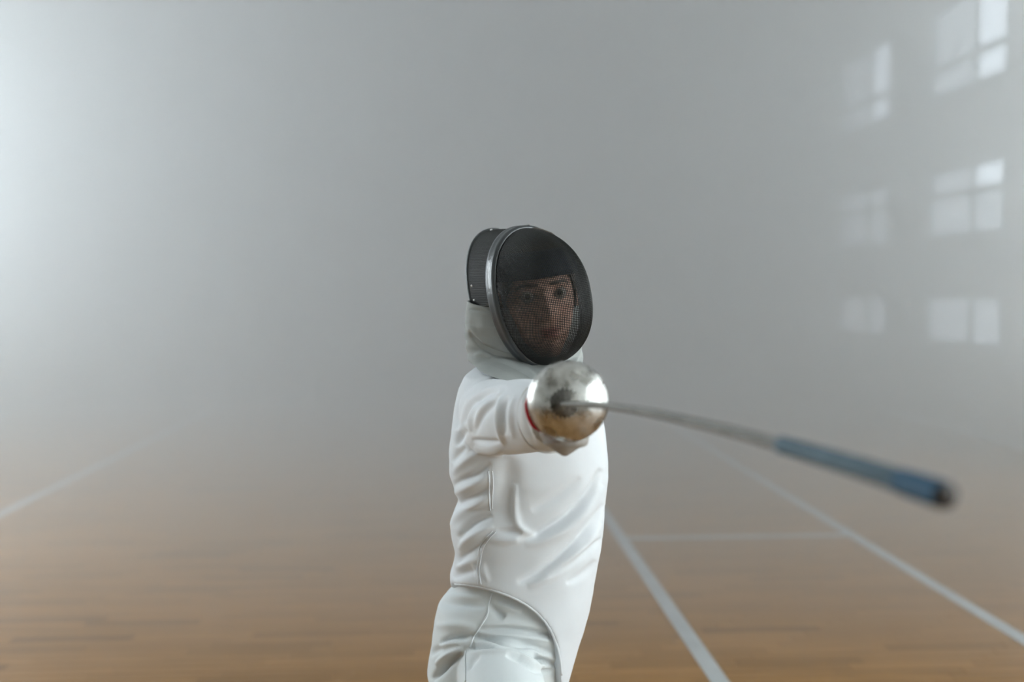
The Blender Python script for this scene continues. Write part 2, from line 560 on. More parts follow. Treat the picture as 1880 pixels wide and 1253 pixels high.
# far sleeve, trailing behind the back
LA = [Vector(p) for p in (P(1045, 790, 2.34), P(1062, 815, 2.42), P(1058, 850, 2.55), P(1045, 880, 2.64), P(1020, 930, 2.73), P(1000, 975, 2.80))]
jk.tube(smooth_line(LA, 18), list(np.interp(np.linspace(0, 5, 18), range(6), [.075, .068, .060, .054, .047, .040])), 24)
me = remesh(jk, .0036, 5)
ripples(me, .004)
JF = [  # chest and waist
    ([(1104, 862), (1098, 872), (1074, 916), (1035, 955), (991, 979), (950, 992)], -0.0145, 8),
    ([(1106, 892), (1080, 934), (1042, 970), (1000, 992), (965, 1002)], 0.0093, 10),
    ([(1108, 925), (1103, 935), (1074, 979), (1035, 1018), (991, 1052), (950, 1070)], -0.0136, 8),
    ([(1104, 962), (1080, 996), (1042, 1034), (1000, 1064), (970, 1078)], 0.0085, 9),
    ([(1102, 985), (1096, 995), (1054, 1030), (1005, 1058)], -0.0085, 6),
    ([(1066, 878), (1054, 888), (1015, 916), (976, 938)], -0.0068, 9),
    ([(1095, 1030), (1072, 1052), (1040, 1072)], -0.0059, 7),
    ([(946, 890), (944, 920), (946, 948), (956, 970), (982, 984)], .0075, 6.5),
    ([(932, 838), (930, 880), (928, 925), (931, 966)], -.0105, 21),
    ([(898, 992), (930, 992), (960, 988), (985, 980)], .0065, 7),
    ([(912, 975), (935, 977), (958, 979)], -.0060, 6),
    # back panel and side
    ([(832, 892), (845, 884), (874, 872), (900, 850)], -0.0074, 6),
    ([(830, 912), (842, 903), (869, 891), (900, 874)], 0.0070, 7),
    ([(838, 932), (850, 922), (874, 911), (900, 894)], -0.0082, 6),
    ([(826, 965), (840, 949), (862, 934), (900, 914)], 0.0090, 7.5),
    ([(842, 990), (855, 974), (874, 959), (904, 948)], -0.0107, 7),
    ([(842, 1010), (855, 994), (879, 979), (906, 966)], 0.0070, 6),
    ([(842, 1036), (852, 1022), (880, 1002), (892, 990)], -0.0078, 6.5),
    ([(836, 1046), (850, 1038), (880, 1026)], 0.0061, 6),
    ([(832, 1062), (850, 1054), (880, 1046)], -0.0057, 6),
    ([(868, 1035), (874, 1052), (882, 1074)], 0.0045, 4),
    ([(886, 1034), (890, 1054), (898, 1070)], 0.0037, 5),
    ([(832, 872), (842, 858), (866, 840), (884, 832)], 0.0057, 7),
    ([(830, 850), (840, 836), (856, 822)], -0.0057, 6),
    # sleeve
    ([(855, 727), (880, 706), (908, 695), (936, 689), (968, 702)], 0.0072, 6),
    ([(862, 732), (886, 713), (912, 703), (940, 698)], -0.0064, 4.5),
    ([(845, 776), (858, 742), (886, 718), (916, 708), (940, 706)], 0.0080, 5),
    ([(853, 778), (866, 748), (890, 727), (916, 717)], -0.0072, 4.5),
    ([(864, 792), (865, 760), (874, 738)], 0.0072, 4),
    ([(872, 785), (882, 758), (900, 738), (925, 716)], 0.0072, 4.5),
    ([(872, 800), (884, 768), (905, 738), (930, 712)], -.0045, 5),
    ([(921, 728), (916, 748), (915, 772), (919, 796), (926, 818)], 0.0096, 4.5),
    ([(912, 715), (905, 740), (904, 775), (912, 812)], -.0045, 7),
    ([(933, 728), (926, 748), (924, 772), (928, 798)], -0.0072, 4),
    ([(946, 726), (938, 748), (937, 776), (943, 805)], 0.0048, 5),
    ([(866, 808), (892, 812), (918, 812)], -0.0080, 4),
    ([(870, 822), (898, 828), (924, 834)], 0.0064, 7),
    ([(838, 790), (842, 760), (852, 735)], -0.0064, 6),
    ([(838, 820), (848, 800), (858, 790)], -0.0080, 6),
]
folds(me, JF)
laplace(me, 1, .35)
JACKET_BVH = BVHTree.FromPolygons([tuple(c) for c in get_co(me)], [tuple(p.vertices) for p in me.polygons])
jacket = finish('fencing_jacket', me, M_white, person)
jacket['label'] = 'white fencing jacket'


def on_surface(bvh, pix, lift=0.0, n=24):
    out = []
    for x, y, _ in smooth_line([(*p, 0) for p in pix], n):
        d = (P(x, y, 5.0) - CAM).normalized()
        h = bvh.ray_cast(CAM, d)
        if h[0] is not None:
            nn = h[1] if h[1].dot(d) < 0 else -h[1]
            out.append(h[0] + nn * lift)
    return out


def seam(name, bvh, pix, rad, mat, parent, n=30):
    pts = on_surface(bvh, pix, 0.0003, n)
    pts = [tuple(p) for p in pts]
    for _ in range(2):
        pts = [pts[0]] + [tuple((np.array(pts[i-1]) + 2*np.array(pts[i]) + np.array(pts[i+1])) / 4) for i in range(1, len(pts)-1)] + [pts[-1]]
    return MB().tube(pts, rad, 6).build(name, mat, parent)


seam('seam', JACKET_BVH, [(897, 866), (898, 890), (898, 915), (900, 938)], .0016, M_white, jacket)
seam('seam', JACKET_BVH, [(904, 866), (905, 890), (904, 915), (904, 935)], .0013, M_white, jacket)
seam('seam', JACKET_BVH, [(910, 978), (898, 990), (887, 1008), (882, 1030), (880, 1055), (883, 1074)], .0016, M_white, jacket)
seam('seam', JACKET_BVH, [(904, 976), (892, 988), (881, 1006), (877, 1030), (875, 1055), (877, 1073)], .0013, M_white, jacket)
seam('hem', JACKET_BVH, [(836, 1073), (860, 1075), (885, 1079), (920, 1089), (958, 1106), (988, 1128), (1008, 1152), (1019, 1176), (1027, 1203), (1031, 1240)], .0030, M_white, jacket, 60)

# ---------------------------------------------------------------- breeches
HIP_R, KNEE_R, ANK_R = Vector((.095, 2.30, .565)), Vector((.125, 1.90, .47)), Vector((.122, 1.945, .10))
HIP_L, KNEE_L, ANK_L = Vector((.190, 2.40, .57)), Vector((.235, 2.80, .36)), Vector((.265, 3.24, .12))
bk = MB()
PEL = [(1050, 842, 1078), (1076, 836, 1078), (1092, 818, 1074), (1110, 804, 1070), (1135, 799, 1063), (1160, 794, 1056), (1185, 792, 1048), (1210, 787, 1040),
       (1235, 784, 1032), (1253, 789, 1028), (1285, 800, 1015), (1320, 830, 990)]
pL, pR = table(PEL, 1), table(PEL, 2)
rings = []
for py in np.linspace(1050, 1320, 40):
    a, b = P(pL(py), py, 2.30), P(pR(py), py, 2.30); c = (a + b) / 2; hw = (b - a).length / 2
    D = np.interp(py, [1050, 1090, 1150, 1240, 1320], [.125, .138, .150, .150, .10])
    r = []
    for t in ths:
        ux, uy = ell(t, 2.25); r.append((c.x + hw*ux, c.y + D*uy, c.z))
    rings.append(r)
bk.loft(rings)
bk.tube(smooth_line([HIP_R + Vector((0, .05, 0)), HIP_R, (HIP_R + KNEE_R) / 2 + Vector((0, 0, .012)), KNEE_R, (KNEE_R + ANK_R) / 2 + Vector((0, .02, .06))], 22),
        list(np.interp(np.linspace(0, 4, 22), range(5), [.095, .100, .092, .073, .060])), 32)
bk.tube(smooth_line([HIP_L + Vector((0, -.04, 0)), HIP_L, (HIP_L + KNEE_L) / 2, KNEE_L, KNEE_L.lerp(ANK_L, .35)], 22),
        list(np.interp(np.linspace(0, 4, 22), range(5), [.085, .095, .085, .066, .056])), 32)
me = remesh(bk, .004, 5)
ripples(me, .004)
BF = [([(806, 1108), (850, 1111), (892, 1115)], -0.0112, 6.4), ([(815, 1094), (850, 1097), (885, 1098)], 0.0061, 5.5),
      ([(901, 1112), (915, 1126), (928, 1134)], -0.0121, 6.4), ([(905, 1106), (930, 1116), (955, 1124)], 0.0081, 5.5),
      ([(878, 1158), (905, 1156), (950, 1157), (1022, 1168)], -0.0121, 4.6), ([(880, 1150), (930, 1146), (1000, 1152)], 0.0061, 6.4),
      ([(876, 1166), (920, 1166), (970, 1170), (1020, 1180)], 0.0101, 5.5),
      ([(833, 1170), (856, 1167), (872, 1169), (923, 1179), (971, 1188), (1015, 1198)], -0.0151, 4.6),
      ([(872, 1183), (910, 1182), (950, 1187), (985, 1200), (1022, 1210)], 0.0112, 4.6),
      ([(858, 1191), (894, 1188), (932, 1188), (963, 1196), (986, 1211), (1026, 1224)], -0.0223, 4.6),
      ([(862, 1199), (900, 1196), (940, 1198), (972, 1212), (1000, 1224)], 0.0081, 4.6),
      ([(930, 1203), (963, 1216), (990, 1233), (1015, 1231)], -0.0151, 4.6), ([(955, 1207), (985, 1222), (1012, 1224)], 0.0101, 4.1),
      ([(793, 1250), (808, 1234), (823, 1217), (848, 1199)], -0.0223, 5.5), ([(800, 1222), (822, 1204), (850, 1190)], 0.0121, 5.5),
      ([(808, 1181), (837, 1172), (862, 1174)], -0.0121, 4.6), ([(806, 1188), (830, 1181), (850, 1182)], 0.0090, 4.6),
      ([(800, 1150), (840, 1148), (875, 1152)], 0.0061, 7.4), ([(860, 1232), (866, 1215), (880, 1204)], -0.0081, 5.5),
      ([(790, 1205), (800, 1196), (815, 1192)], -0.0081, 4.6)]
folds(me, BF)
laplace(me, 1, .35)
BR_BVH = BVHTree.FromPolygons([tuple(c) for c in get_co(me)], [tuple(p.vertices) for p in me.polygons])
breeches = finish('breeches', me, M_breech, person)
breeches['label'] = 'white knee-length fencing breeches'
seam('seam', BR_BVH, [(903, 1090), (897, 1110), (895, 1129), (884, 1148), (870, 1169), (863, 1190)], .0021, M_breech, breeches, 40)
seam('seam', BR_BVH, [(855, 1196), (854, 1215), (855, 1235), (855, 1252)], .0024, M_breech, breeches, 24)

# ---------------------------------------------------------------- socks and shoes
for K, A, toe in ((KNEE_R, ANK_R, Vector((0, -1, 0))), (KNEE_L, ANK_L, Vector((.75, -.55, 0)).normalized())):
    a0 = K.lerp(A, .25)
    MB().tube(smooth_line([a0, K.lerp(A, .5), K.lerp(A, .8), A, A + Vector((0, 0, -.05))], 16), list(np.interp(np.linspace(0, 4, 16), range(5), [.054, .053, .040, .034, .036])), 24).build('sock', M_skinless, person)
    base = Vector((A.x, A.y, 0)); sd = toe.cross(Vector((0, 0, 1)))
    def foot(s, w, h0, h1, n=20):
        c = base + toe * s; r = []
        for k in range(n):
            ux, uy = ell(2*pi*k/n, 2.6)
            r.append(c + sd * (w * ux) + Vector((0, 0, (h0 + h1) / 2 + (h1 - h0) / 2 * uy)))
        return r
    sh = MB().loft([foot(-.068, .018, .03, .05), foot(-.06, .030, .014, .085), foot(-.03, .036, .012, .115), foot(.0, .037, .012, .118), foot(.04, .038, .012, .095),
                    foot(.09, .043, .012, .072), foot(.135, .042, .012, .058), foot(.165, .032, .014, .046), foot(.178, .014, .02, .036)]).build('shoe', M_shoe, person)
    MB().loft([foot(-.07, .020, 0, .016), foot(-.055, .034, 0, .018), foot(0, .039, 0, .018), foot(.09, .046, 0, .018), foot(.14, .044, 0, .018), foot(.172, .030, 0, .018), foot(.183, .012, 0, .016)]).build('sole', M_sole, sh)
# ---------------------------------------------------------------- head and body
def frame(yaw, roll, pitch):
    """columns: right of the picture, away from the viewer, up — for a face turned by yaw, tilted by roll and pitch (degrees)"""
    return (Matrix.Rotation(radians(roll), 3, 'Y').transposed() @ Matrix.Rotation(radians(yaw), 3, 'Z') @ Matrix.Rotation(radians(pitch), 3, 'X'))


HR = frame(4, 8, 0)
HC = P(988, 541, 2.262)          # centre of the skull at eye level
HS = 1.10


def H(x, y, z):
    return HC + HR @ Vector((x * HS, y * HS, z * HS * 1.07))


HP = [(-.122, .012, .030, -.035), (-.116, .022, .040, -.038), (-.104, .031, .052, -.030), (-.085, .046, .066, -.019), (-.06, .059, .078, -.008), (-.03, .069, .086, 0),
      (0, .0735, .092, .004), (.03, .0755, .096, .006), (.06, .073, .095, .008), (.09, .062, .082, .012), (.11, .045, .060, .014), (.123, .022, .030, .014), (.126, .004, .005, .014)]
hp = np.array(HP)
NU, NV = 160, 150
zz = np.interp(np.linspace(0, 1, NV), np.linspace(0, 1, 60), np.interp(np.linspace(-pi/2, pi/2, 60), np.linspace(-pi/2, pi/2, 60), .002 + .124 * np.sin(np.linspace(-pi/2, pi/2, 60))))
V = []; C = []
G = lambda x, z, cx, cz, sx, sz: np.exp(-((x - cx) / sx) ** 2 - ((z - cz) / sz) ** 2)
skin = np.array([.58, .35, .26]); lip = np.array([.40, .165, .14]); brow = np.array([.060, .040, .028])
for z in zz:
    w, d, yc = (np.interp(z, hp[:, 0], hp[:, k]) for k in (1, 2, 3))
    for j in range(NU):
        t = 2*pi*j/NU
        ux, uy = ell(t, 2.15 if z > -.03 else 2.0)
        x, y = w * ux, yc + d * uy
        f = max(0.0, -uy) ** .5
        ax = abs(x)
        dy = 0.0
        nw = .0075 + .0055 * np.clip((-z) / .038, 0, 1)
        nose = np.clip((.004 - z) / .040, 0, 1) * (1 if z > -.042 else max(0, 1 - (-.042 - z) / .009))
        dy -= (.005 + .017 * nose) * np.exp(-(x / nw) ** 2) * np.clip((.018 - z) / .016, 0, 1) * (1 if z > -.052 else 0)
        dy -= .006 * G(ax, z, .0125, -.040, .006, .006)                    # nostril wings
        dy += .0105 * G(ax, z, .032, -.003, .017, .012)                    # sockets
        dy -= .0055 * G(ax, z, .028, .019, .022, .007)                     # brow ridge
        dy -= .0045 * G(ax, z, .043, -.032, .018, .016)                    # cheekbones
        dy += .0030 * G(x, z, 0, -.058, .004, .006)                        # philtrum
        dy -= .0065 * G(x, z, 0, -.0665, .019, .0045)                      # upper lip
        dy -= .0070 * G(x, z, 0, -.0775, .016, .0050)                      # lower lip
        dy += .0060 * G(x, z, 0, -.0720, .022, .0018)                      # mouth line
        dy += .0050 * G(x, z, 0, -.088, .018, .005)
        dy -= .0075 * G(x, z, 0, -.104, .016, .011)                        # chin
        # eye opening: skin drawn in behind the eyeball's front
        ez = (z + .0015 - .10 * (ax - .0325)) / .0042; ex = (ax - .0325) / .0155
        op = max(0.0, 1 - ex*ex - ez*ez)
        dy += .012 * min(1.0, op * 3)
        dy -= .0012 * exp(-((sqrt(ex*ex + ez*ez) - 1.18) / .22) ** 2)      # lids
        V.append(H(x, y + dy * f, z))
        c = skin.copy()
        k = f * max(min(1, 1.6 * G(x, z, 0, -.0675, .021, .0050) * (1 if z > -.072 else 0)), min(1, 1.6 * G(x, z, 0, -.0765, .018, .0060) * (1 if z <= -.072 else 0)))
        c = c * (1 - k) + lip * k
        k = f * min(1, 1.5 * exp(-((z - (.0195 + .10 * (ax - .03) - 6 * max(0, ax - .042) ** 1.5)) / .0034) ** 4) * (1 if .012 < ax < .055 else 0))
        c = c * (1 - k) + brow * k
        k = f * min(1, exp(-((sqrt(ex*ex + ez*ez) - 1.0) / .22) ** 2)) * (.85 if ez > -.1 else .35)
        c = c * (1 - k) + brow * k
        c = c * (1 - .10 * f * G(ax, z, .042, -.035, .016, .014)) + np.array([.06, .005, .005]) * f * G(ax, z, .042, -.035, .016, .014)
        C.append(c)
body = MB()
F = []
for i in range(NV - 1):
    for j in range(NU):
        k = (j + 1) % NU
        F.append((i*NU+j, i*NU+k, (i+1)*NU+k, (i+1)*NU+j))
body.add(V, F)
n_face = len(body.v)
# ears
for s in (-1, 1):
    er = []
    for i, (dy, sc) in enumerate(((0, .6), (.010, 1.0), (.016, .95), (.018, .55))):
        er.append([H(s * (.066 + dy), .012 + .016*sc*cos(2*pi*k/14) + .25*dy, -.012 + .030*sc*sin(2*pi*k/14)) for k in range(14)])
    body.loft(er)
# the body under the clothes: neck, trunk, limbs and the bare trailing hand, one skin
core = MB()
NECK = P(955, 690, 2.33)
core.tube(smooth_line([H(0, .02, -.05), H(0, .03, -.10), NECK, NECK + Vector((0, 0, -.06))], 10), [.050, .052, .052, .054, .055, .058, .062, .066, .07, .075], 20)
trunk = [[torso_pt(t, py, -.030) for t in ths[::4]] for py in np.linspace(690, 1230, 16)]
core.loft(trunk)
core.tube([P(*s[:3]) for s in SL] + [P(1015, 762, 1.80)], [.048, .048, .045, .042, .040, .037, .034, .032, .030], 16)
core.tube(smooth_line(LA, 10), [.05, .05, .046, .042, .040, .037, .034, .031, .029, .027], 16)
core.tube([HIP_R, KNEE_R, ANK_R, ANK_R + Vector((0, -.03, -.05))], [.075, .052, .030, .025], 16)
core.tube([HIP_L, KNEE_L, ANK_L, ANK_L + Vector((.02, -.02, -.05))], [.072, .050, .030, .025], 16)
# trailing hand: palm, four fingers of different length, thumb from the side of the palm
W0 = LA[-1]; hd = (LA[-1] - LA[-2]).normalized(); hs = hd.cross(Vector((1, 0, 0))).normalized(); hn = hs.cross(hd)
core.loft(tube_rings([W0 - hd*.02, W0 + hd*.02, W0 + hd*.055, W0 + hd*.09], [.026, .032, .040, .038], 18, .45, hn))
for k, (off, ln) in enumerate(((-.029, .066), (-.010, .076), (.010, .070), (.028, .056))):
    b = W0 + hd*.08 + hs*off
    core.tube([b, b + hd*ln*.45 + hn*.006, b + hd*ln*.75 + hn*.018, b + hd*ln*.92 + hn*.034], [.0095, .0088, .0080, .0062], 10)
b = W0 + hd*.028 - hs*.024
core.tube([b, b + hd*.025 - hs*.022 + hn*.008, b + hd*.050 - hs*.030 + hn*.016, b + hd*.066 - hs*.030 + hn*.022], [.013, .0115, .0095, .0075], 10)
cme = remesh(core, .0042, 3)
base = len(body.v)
body.add([tuple(c) for c in get_co(cme)], [tuple(p.vertices) for p in cme.polygons])
bpy.data.meshes.remove(cme)
m, nt, b = new_mat('skin')
at = nt.nodes.new('ShaderNodeAttribute'); at.attribute_name = 'tint'
nt.links.new(at.outputs['Color'], b.inputs['Base Color'])
b.inputs['Roughness'].default_value = .5; b.inputs['Subsurface Weight'].default_value = 0.0
body_o = body.build('body', m, person)
ca = body_o.data.color_attributes.new('tint', 'FLOAT_COLOR', 'POINT')
cols = np.ones((len(body_o.data.vertices), 4)); cols[:, :3] = skin
cols[:n_face, :3] = np.array(C)
ca.data.foreach_set('color', cols.ravel())
# eyes
m_eye, nt, b = new_mat('eye')
at = nt.nodes.new('ShaderNodeAttribute'); at.attribute_name = 'tint'
nt.links.new(at.outputs['Color'], b.inputs['Base Color']); b.inputs['Roughness'].default_value = .12
for s in (-1, 1):
    ec = Vector((s * .0325, -.0705, -.001)); R_ = .0135
    gaze = HR.transposed() @ (CAM - H(*ec)).normalized()
    t1 = gaze.cross(Vector((0, 0, 1))).normalized(); t2 = t1.cross(gaze)
    vs, fs, cc = [], [], []
    for i in range(17):
        a = pi * i / 16
        for k in range(24):
            d = gaze * cos(a) + t1 * (sin(a)*cos(2*pi*k/24)) + t2 * (sin(a)*sin(2*pi*k/24))
            vs.append(H(*(ec + d * R_))); cc.append((.012, .010, .010, 1) if a < .22 else (.10, .085, .05, 1) if a < .46 else (.34, .29, .26, 1))
    for i in range(16):
        for k in range(24): fs.append((i*24+k, i*24+(k+1) % 24, (i+1)*24+(k+1) % 24, (i+1)*24+k))
    eo = mesh_obj('eye', vs, fs, m_eye, body_o)
    ca = eo.data.color_attributes.new('tint', 'FLOAT_COLOR', 'POINT'); ca.data.foreach_set('color', np.array(cc).ravel())
# hair: a close cap from the hairline back, gathered low behind the neck
M_hair = mat_simple('hair', (.055, .036, .022), .5, bump=(160, .6, .002), var=(60, .4))
hv, hf = [], []
for i in range(40):
    z = -.035 + .167 * i / 39
    for j in range(80):
        t = 2*pi*j/80; w, d, yc = (np.interp(z, hp[:, 0], hp[:, k]) for k in (1, 2, 3))
        ux, uy = ell(t, 2.15); g = 1.06 + .012 * sin(27 * t + 5 * z * 40)
        zlim = .060 if uy < -.3 else -.04
        zz_ = max(z, zlim - .16 * max(0, abs(ux) - .55) if uy < -.3 else z)
        w, d, yc = (np.interp(zz_, hp[:, 0], hp[:, k]) for k in (1, 2, 3))
        hv.append(H(w*g*ux, yc + d*g*uy, zz_ + (.004 if zz_ > .1 else 0)))
for i in range(39):
    for j in range(80): hf.append((i*80+j, i*80+(j+1) % 80, (i+1)*80+(j+1) % 80, (i+1)*80+j))
hb = MB(); hb.add(hv, hf)
hb.tube(smooth_line([H(0, .095, -.01), H(.02, .12, -.03), H(.03, .11, -.08), H(.03, .095, -.12)], 12), list(np.interp(np.linspace(0, 1, 12), [0, .25, .7, 1], [.028, .030, .022, .006])), 14)
hb.build('hair', M_hair, person)

# ---------------------------------------------------------------- mask
MR = frame(30, 8, 3)
MC = P(980, 545, 2.245)
A_, B_, D_ = .107, .1555, .162
M_wire = mat_simple('black_wire', (.020, .021, .020), .45, metal=.0, spec=.35)
M_rim = mat_simple('dark_trim', (.040, .045, .049), .33, spec=.5, bump=(22, .35, .006), coat=.15)
M_navy = mat_simple('navy_padding', (.020, .028, .045), .8, bump=(200, .2, .002))
M_steel = mat_simple('bright_steel', (.62, .62, .60), .3, metal=1.)
def Ml(x, y, z): return MC + MR @ Vector((x, y, z))
def rim_w(z):
    t = np.clip(z / B_, -1, 1)
    return A_ * np.sqrt(np.maximum(0, 1 - np.abs(t) ** 2.15)) * (1 + .05 * t)
def rim_y(z):                        # the rim leans: the chin end comes forward
    t = z / B_
    return .020 * t + .004 * t * t
def dome_y(x, z):
    t = np.clip(z / B_, -1, 1); w = np.maximum(rim_w(z), 1e-6); u = np.clip(np.abs(x) / w, 0, 1)
    h = D_ * np.maximum(0, 1 - np.abs(t) ** 2.5) ** .52
    return rim_y(z) - h * np.maximum(0, 1 - u ** 2.05) ** .56 - .006 * np.exp(-(x / .010) ** 2) * (h / D_)
# woven face screen: wires spaced evenly over the dome
PITCHW, WR = .0038, .00077
zs = np.linspace(-B_ * .998, B_ * .998, 800); ys = dome_y(np.zeros_like(zs), zs)
arc = np.r_[0, np.cumsum(np.hypot(np.diff(zs), np.diff(ys)))]
nrow = int(arc[-1] / PITCHW); rowz = np.interp((np.arange(nrow) + .5) * PITCHW, arc, zs)
rows = []
for z in rowz:
    w = float(rim_w(z)); xs = w * np.sin(np.linspace(0, pi/2, 160)); y_ = dome_y(xs, np.full_like(xs, z))
    a = np.r_[0, np.cumsum(np.hypot(np.diff(xs), np.diff(y_)))]
    n = int(a[-1] / PITCHW); s = np.arange(n + 1) * PITCHW
    s = np.r_[s, a[-1]] if a[-1] - s[-1] > 5e-4 else s
    rows.append((np.interp(s, a, xs), np.interp(s, a, y_)))
scr = MB()
def wire(pts):
    if len(pts) < 2: return
    scr.loft(tube_rings(pts, WR, 4), cap=False)
for (xs, y_), z in zip(rows, rowz):
    full = [(-x, y, z) for x, y in zip(xs[:0:-1], y_[:0:-1])] + [(x, y, z) for x, y in zip(xs, y_)]
    wire([Ml(*p) for p in full])
kmax = max(len(r[0]) for r in rows)
for k in range(kmax):
    for s in ((1,) if k == 0 else (1, -1)):
        run = []
        for (xs, y_), z in zip(rows, rowz):
            if k < len(xs): run.append(Ml(s * xs[k], y_[k] - .0006, z))
            else:
                wire(run); run = []
        wire(run)
# rim band between face screen and side screen
def outline(n=96, grow=0.0, back=0.0, shr=1.0):
    pts = []
    for k in range(n):
        t = 2*pi*k/n; z = B_ * sin(t) * shr; w = float(rim_w(B_ * sin(t))) * shr
        x = w * (1 if cos(t) >= 0 else -1)
        p = Vector((x, float(rim_y(B_*sin(t))) + back, z)); nrm = Vector((cos(t)/A_, 0, sin(t)/B_)).normalized()
        pts.append(p + nrm * grow)
    return pts
prof = [(-.017, -.004), (-.019, .0020), (-.014, .0065), (-.006, .0066), (.000, .0058), (.006, .0072), (.013, .0074), (.017, .0040), (.016, -.001)]
rr = [[Ml(*p) for p in outline(120, g, bk_)] for bk_, g in prof]
mask = MB().loft(rr + [rr[0]], cap=False).build('fencing_mask', M_rim, person)
mask['label'] = 'dark fencing mask with woven wire screens'
scr.build('face_screen', M_wire, mask)['kind'] = 'stuff'
# side screen behind the rim, over the crown and down to the ears
SB = .115
def side_pt(t, s):
    z = B_ * sin(t); w = float(rim_w(z)) * (1 if cos(t) >= 0 else -1); k = 1 - .10 * s * s
    return Vector((w * k, float(rim_y(z)) + .008 + SB * s * (1 - .10 * (1 - sin(t))), z * (1 + .035 * s)))
T0, T1 = radians(-2), radians(182)
ss = MB()
def wire2(pts): ss.loft(tube_rings([Ml(*p) for p in pts], WR * 1.75, 4), cap=False)
for s in np.arange(.02, 1, .0036 / SB): wire2([side_pt(t, s) for t in np.linspace(T0, T1, 110)])
for t in np.linspace(T0, T1, 128): wire2([side_pt(t, s) for s in np.linspace(0, 1, 8)])
so = ss.build('side_screen', M_wire, mask); so['kind'] = 'stuff'
bp = [side_pt(t, 1.0) for t in np.linspace(T0, T1, 80)]
MB().loft(tube_rings([Ml(*p) for p in bp], .0046, 8), cap=True).build('back_rim', M_rim, mask)
for t, s in ((radians(178), .80), (radians(166), .80), (radians(95), .86)):
    c = side_pt(t, s); nrm = Vector((cos(t)/A_, 0, sin(t)/B_)).normalized()
    MB().tube([Ml(*(c - nrm*.001)), Ml(*(c + nrm*.0025)), Ml(*(c + nrm*.0035))], [.003, .0028, .001], 10).build('rivet', M_steel, mask)
# padding across the forehead inside the mask
def pad_ring(z, g):
    w, d, yc = (np.interp(z, hp[:, 0], hp[:, k]) for k in (1, 2, 3))
    return [H((w + g) * sin(a), yc - (d + g) * cos(a), z - .004 * cos(a)) for a in np.linspace(-1.3, 1.3, 40)]
pv = [pad_ring(*q) for q in ((.036, .006), (.034, .010), (.037, .014), (.060, .015), (.082, .013), (.086, .009), (.080, .005), (.058, .006))]
MB().loft(pv + [pv[0]], cap=False, closed=False).build('forehead_pad', M_navy, mask)
# cloth bib under the mask
BIB = [(552, 858, 1062, 2.280, .050), (575, 855, 1064, 2.280, .055), (600, 854, 1066, 2.280, .060), (630, 855, 1067, 2.288, .054), (655, 859, 1069, 2.288, .056), (672, 865, 1069, 2.275, .085), (690, 870, 1066, 2.255, .122), (715, 880, 1058, 2.245, .138)]
bL, bR, bY, bD = (table(BIB, k) for k in (1, 2, 3, 4))
def bib_pt(t, s, grow):
    ux, uy = ell(t, 2.2)
    end = 662 + 34 * max(0, -sin(t)) ** 1.3 if sin(t) < 0 else 662
    top = 552 + 14 * max(0, -sin(t)) * (cos(t) < 0) + (cos(t) > .2) * 10
    py = top + s * (end - top)
    a, b = P(bL(py), py, bY(py)), P(bR(py), py, bY(py)); c = (a + b) / 2
    hw = (b - a).length / 2
    wr = .0022 * sin(9*t + 30*s) * s
    return Vector((c.x + (hw + grow + wr) * ux, c.y + (bD(py) + grow + wr) * uy, c.z))
bt = [2*pi*k/120 for k in range(120)]
outer = [[bib_pt(t, s, 0) for t in bt] for s in np.linspace(0, 1, 44)]
inner = [[bib_pt(t, s, -.004) for t in bt] for s in np.linspace(1, 0, 44)]
me_b = MB().loft(outer + inner + [outer[0]], cap=False)
me = bpy.data.meshes.new('t'); me.from_pydata(me_b.v, [], me_b.f); me.update()
bm = bmesh.new(); bm.from_mesh(me); bmesh.ops.remove_doubles(bm, verts=bm.verts, dist=1e-6); bmesh.ops.recalc_face_normals(bm, faces=bm.faces)
bmesh.ops.subdivide_edges(bm, edges=bm.edges, cuts=1, use_grid_fill=True); bm.to_mesh(me); bm.free()
folds(me, [([(862, 606), (872, 622), (890, 640), (918, 650), (950, 655)], -0.0127, 4.5), ([(858, 596), (870, 612), (890, 628), (915, 636)], 0.0059, 5),
           ([(896, 664), (925, 672), (955, 688), (988, 708)], -0.0136, 3.5), ([(900, 658), (930, 664), (960, 678), (992, 700)], 0.0051, 5),
           ([(860, 569), (880, 570), (900, 575)], -0.0034, 2.5), ([(868, 575), (873, 600), (880, 618)], -.0012, 5), ([(884, 575), (888, 600), (894, 618)], .0012, 6),
           ([(870, 655), (885, 650), (905, 648)], 0.0051, 5), ([(872, 668), (888, 664), (905, 668)], -0.0034, 4)])
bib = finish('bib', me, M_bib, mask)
bib['label'] = 'pale grey cloth bib'
# ---------------------------------------------------------------- glove (right hand closed round the grip)
GC = P(1043, 737, 1.695)                         # centre of the guard's rim
BOSS = P(1031, 743, 1.660)
AX = (P(1090, 745, 1.50) - P(1031, 743, 1.66)).normalized()
GAX = (CAM + Vector((.10, 0, -.02)) - GC).normalized()     # the bowl opens away from this direction
SIDE = GAX.cross(Vector((0, 0, 1))).normalized(); UPV = SIDE.cross(GAX).normalized()
gl = MB()
GS = [(1008, 764, 1.832, .0625, .0675), (1014, 764, 1.818, .0615, .0665), (1022, 765, 1.80, .058, .062), (1030, 767, 1.785, .052, .056), (1038, 770, 1.77, .045, .048)]
cuff = arm_rings(GS)
gl.loft(cuff)
FC = P(1040, 770, 1.748)
def fp(a, b, c): return FC + SIDE * a + UPV * b - GAX * c      # a: to the side, b: up, c: away from the viewer
def ellipsoid(mb, c, ax, n=16):
    rs = []
    for i in range(n + 1):
        t = -pi/2 + pi*i/n
        rs.append([c + SIDE*(ax[0]*cos(t)*cos(2*pi*k/18)) + GAX*(ax[2]*cos(t)*sin(2*pi*k/18)) + UPV*(ax[1]*sin(t)) for k in range(18)])
    mb.loft(rs)
ellipsoid(gl, fp(.012, 0, .012), (.032, .045, .034))
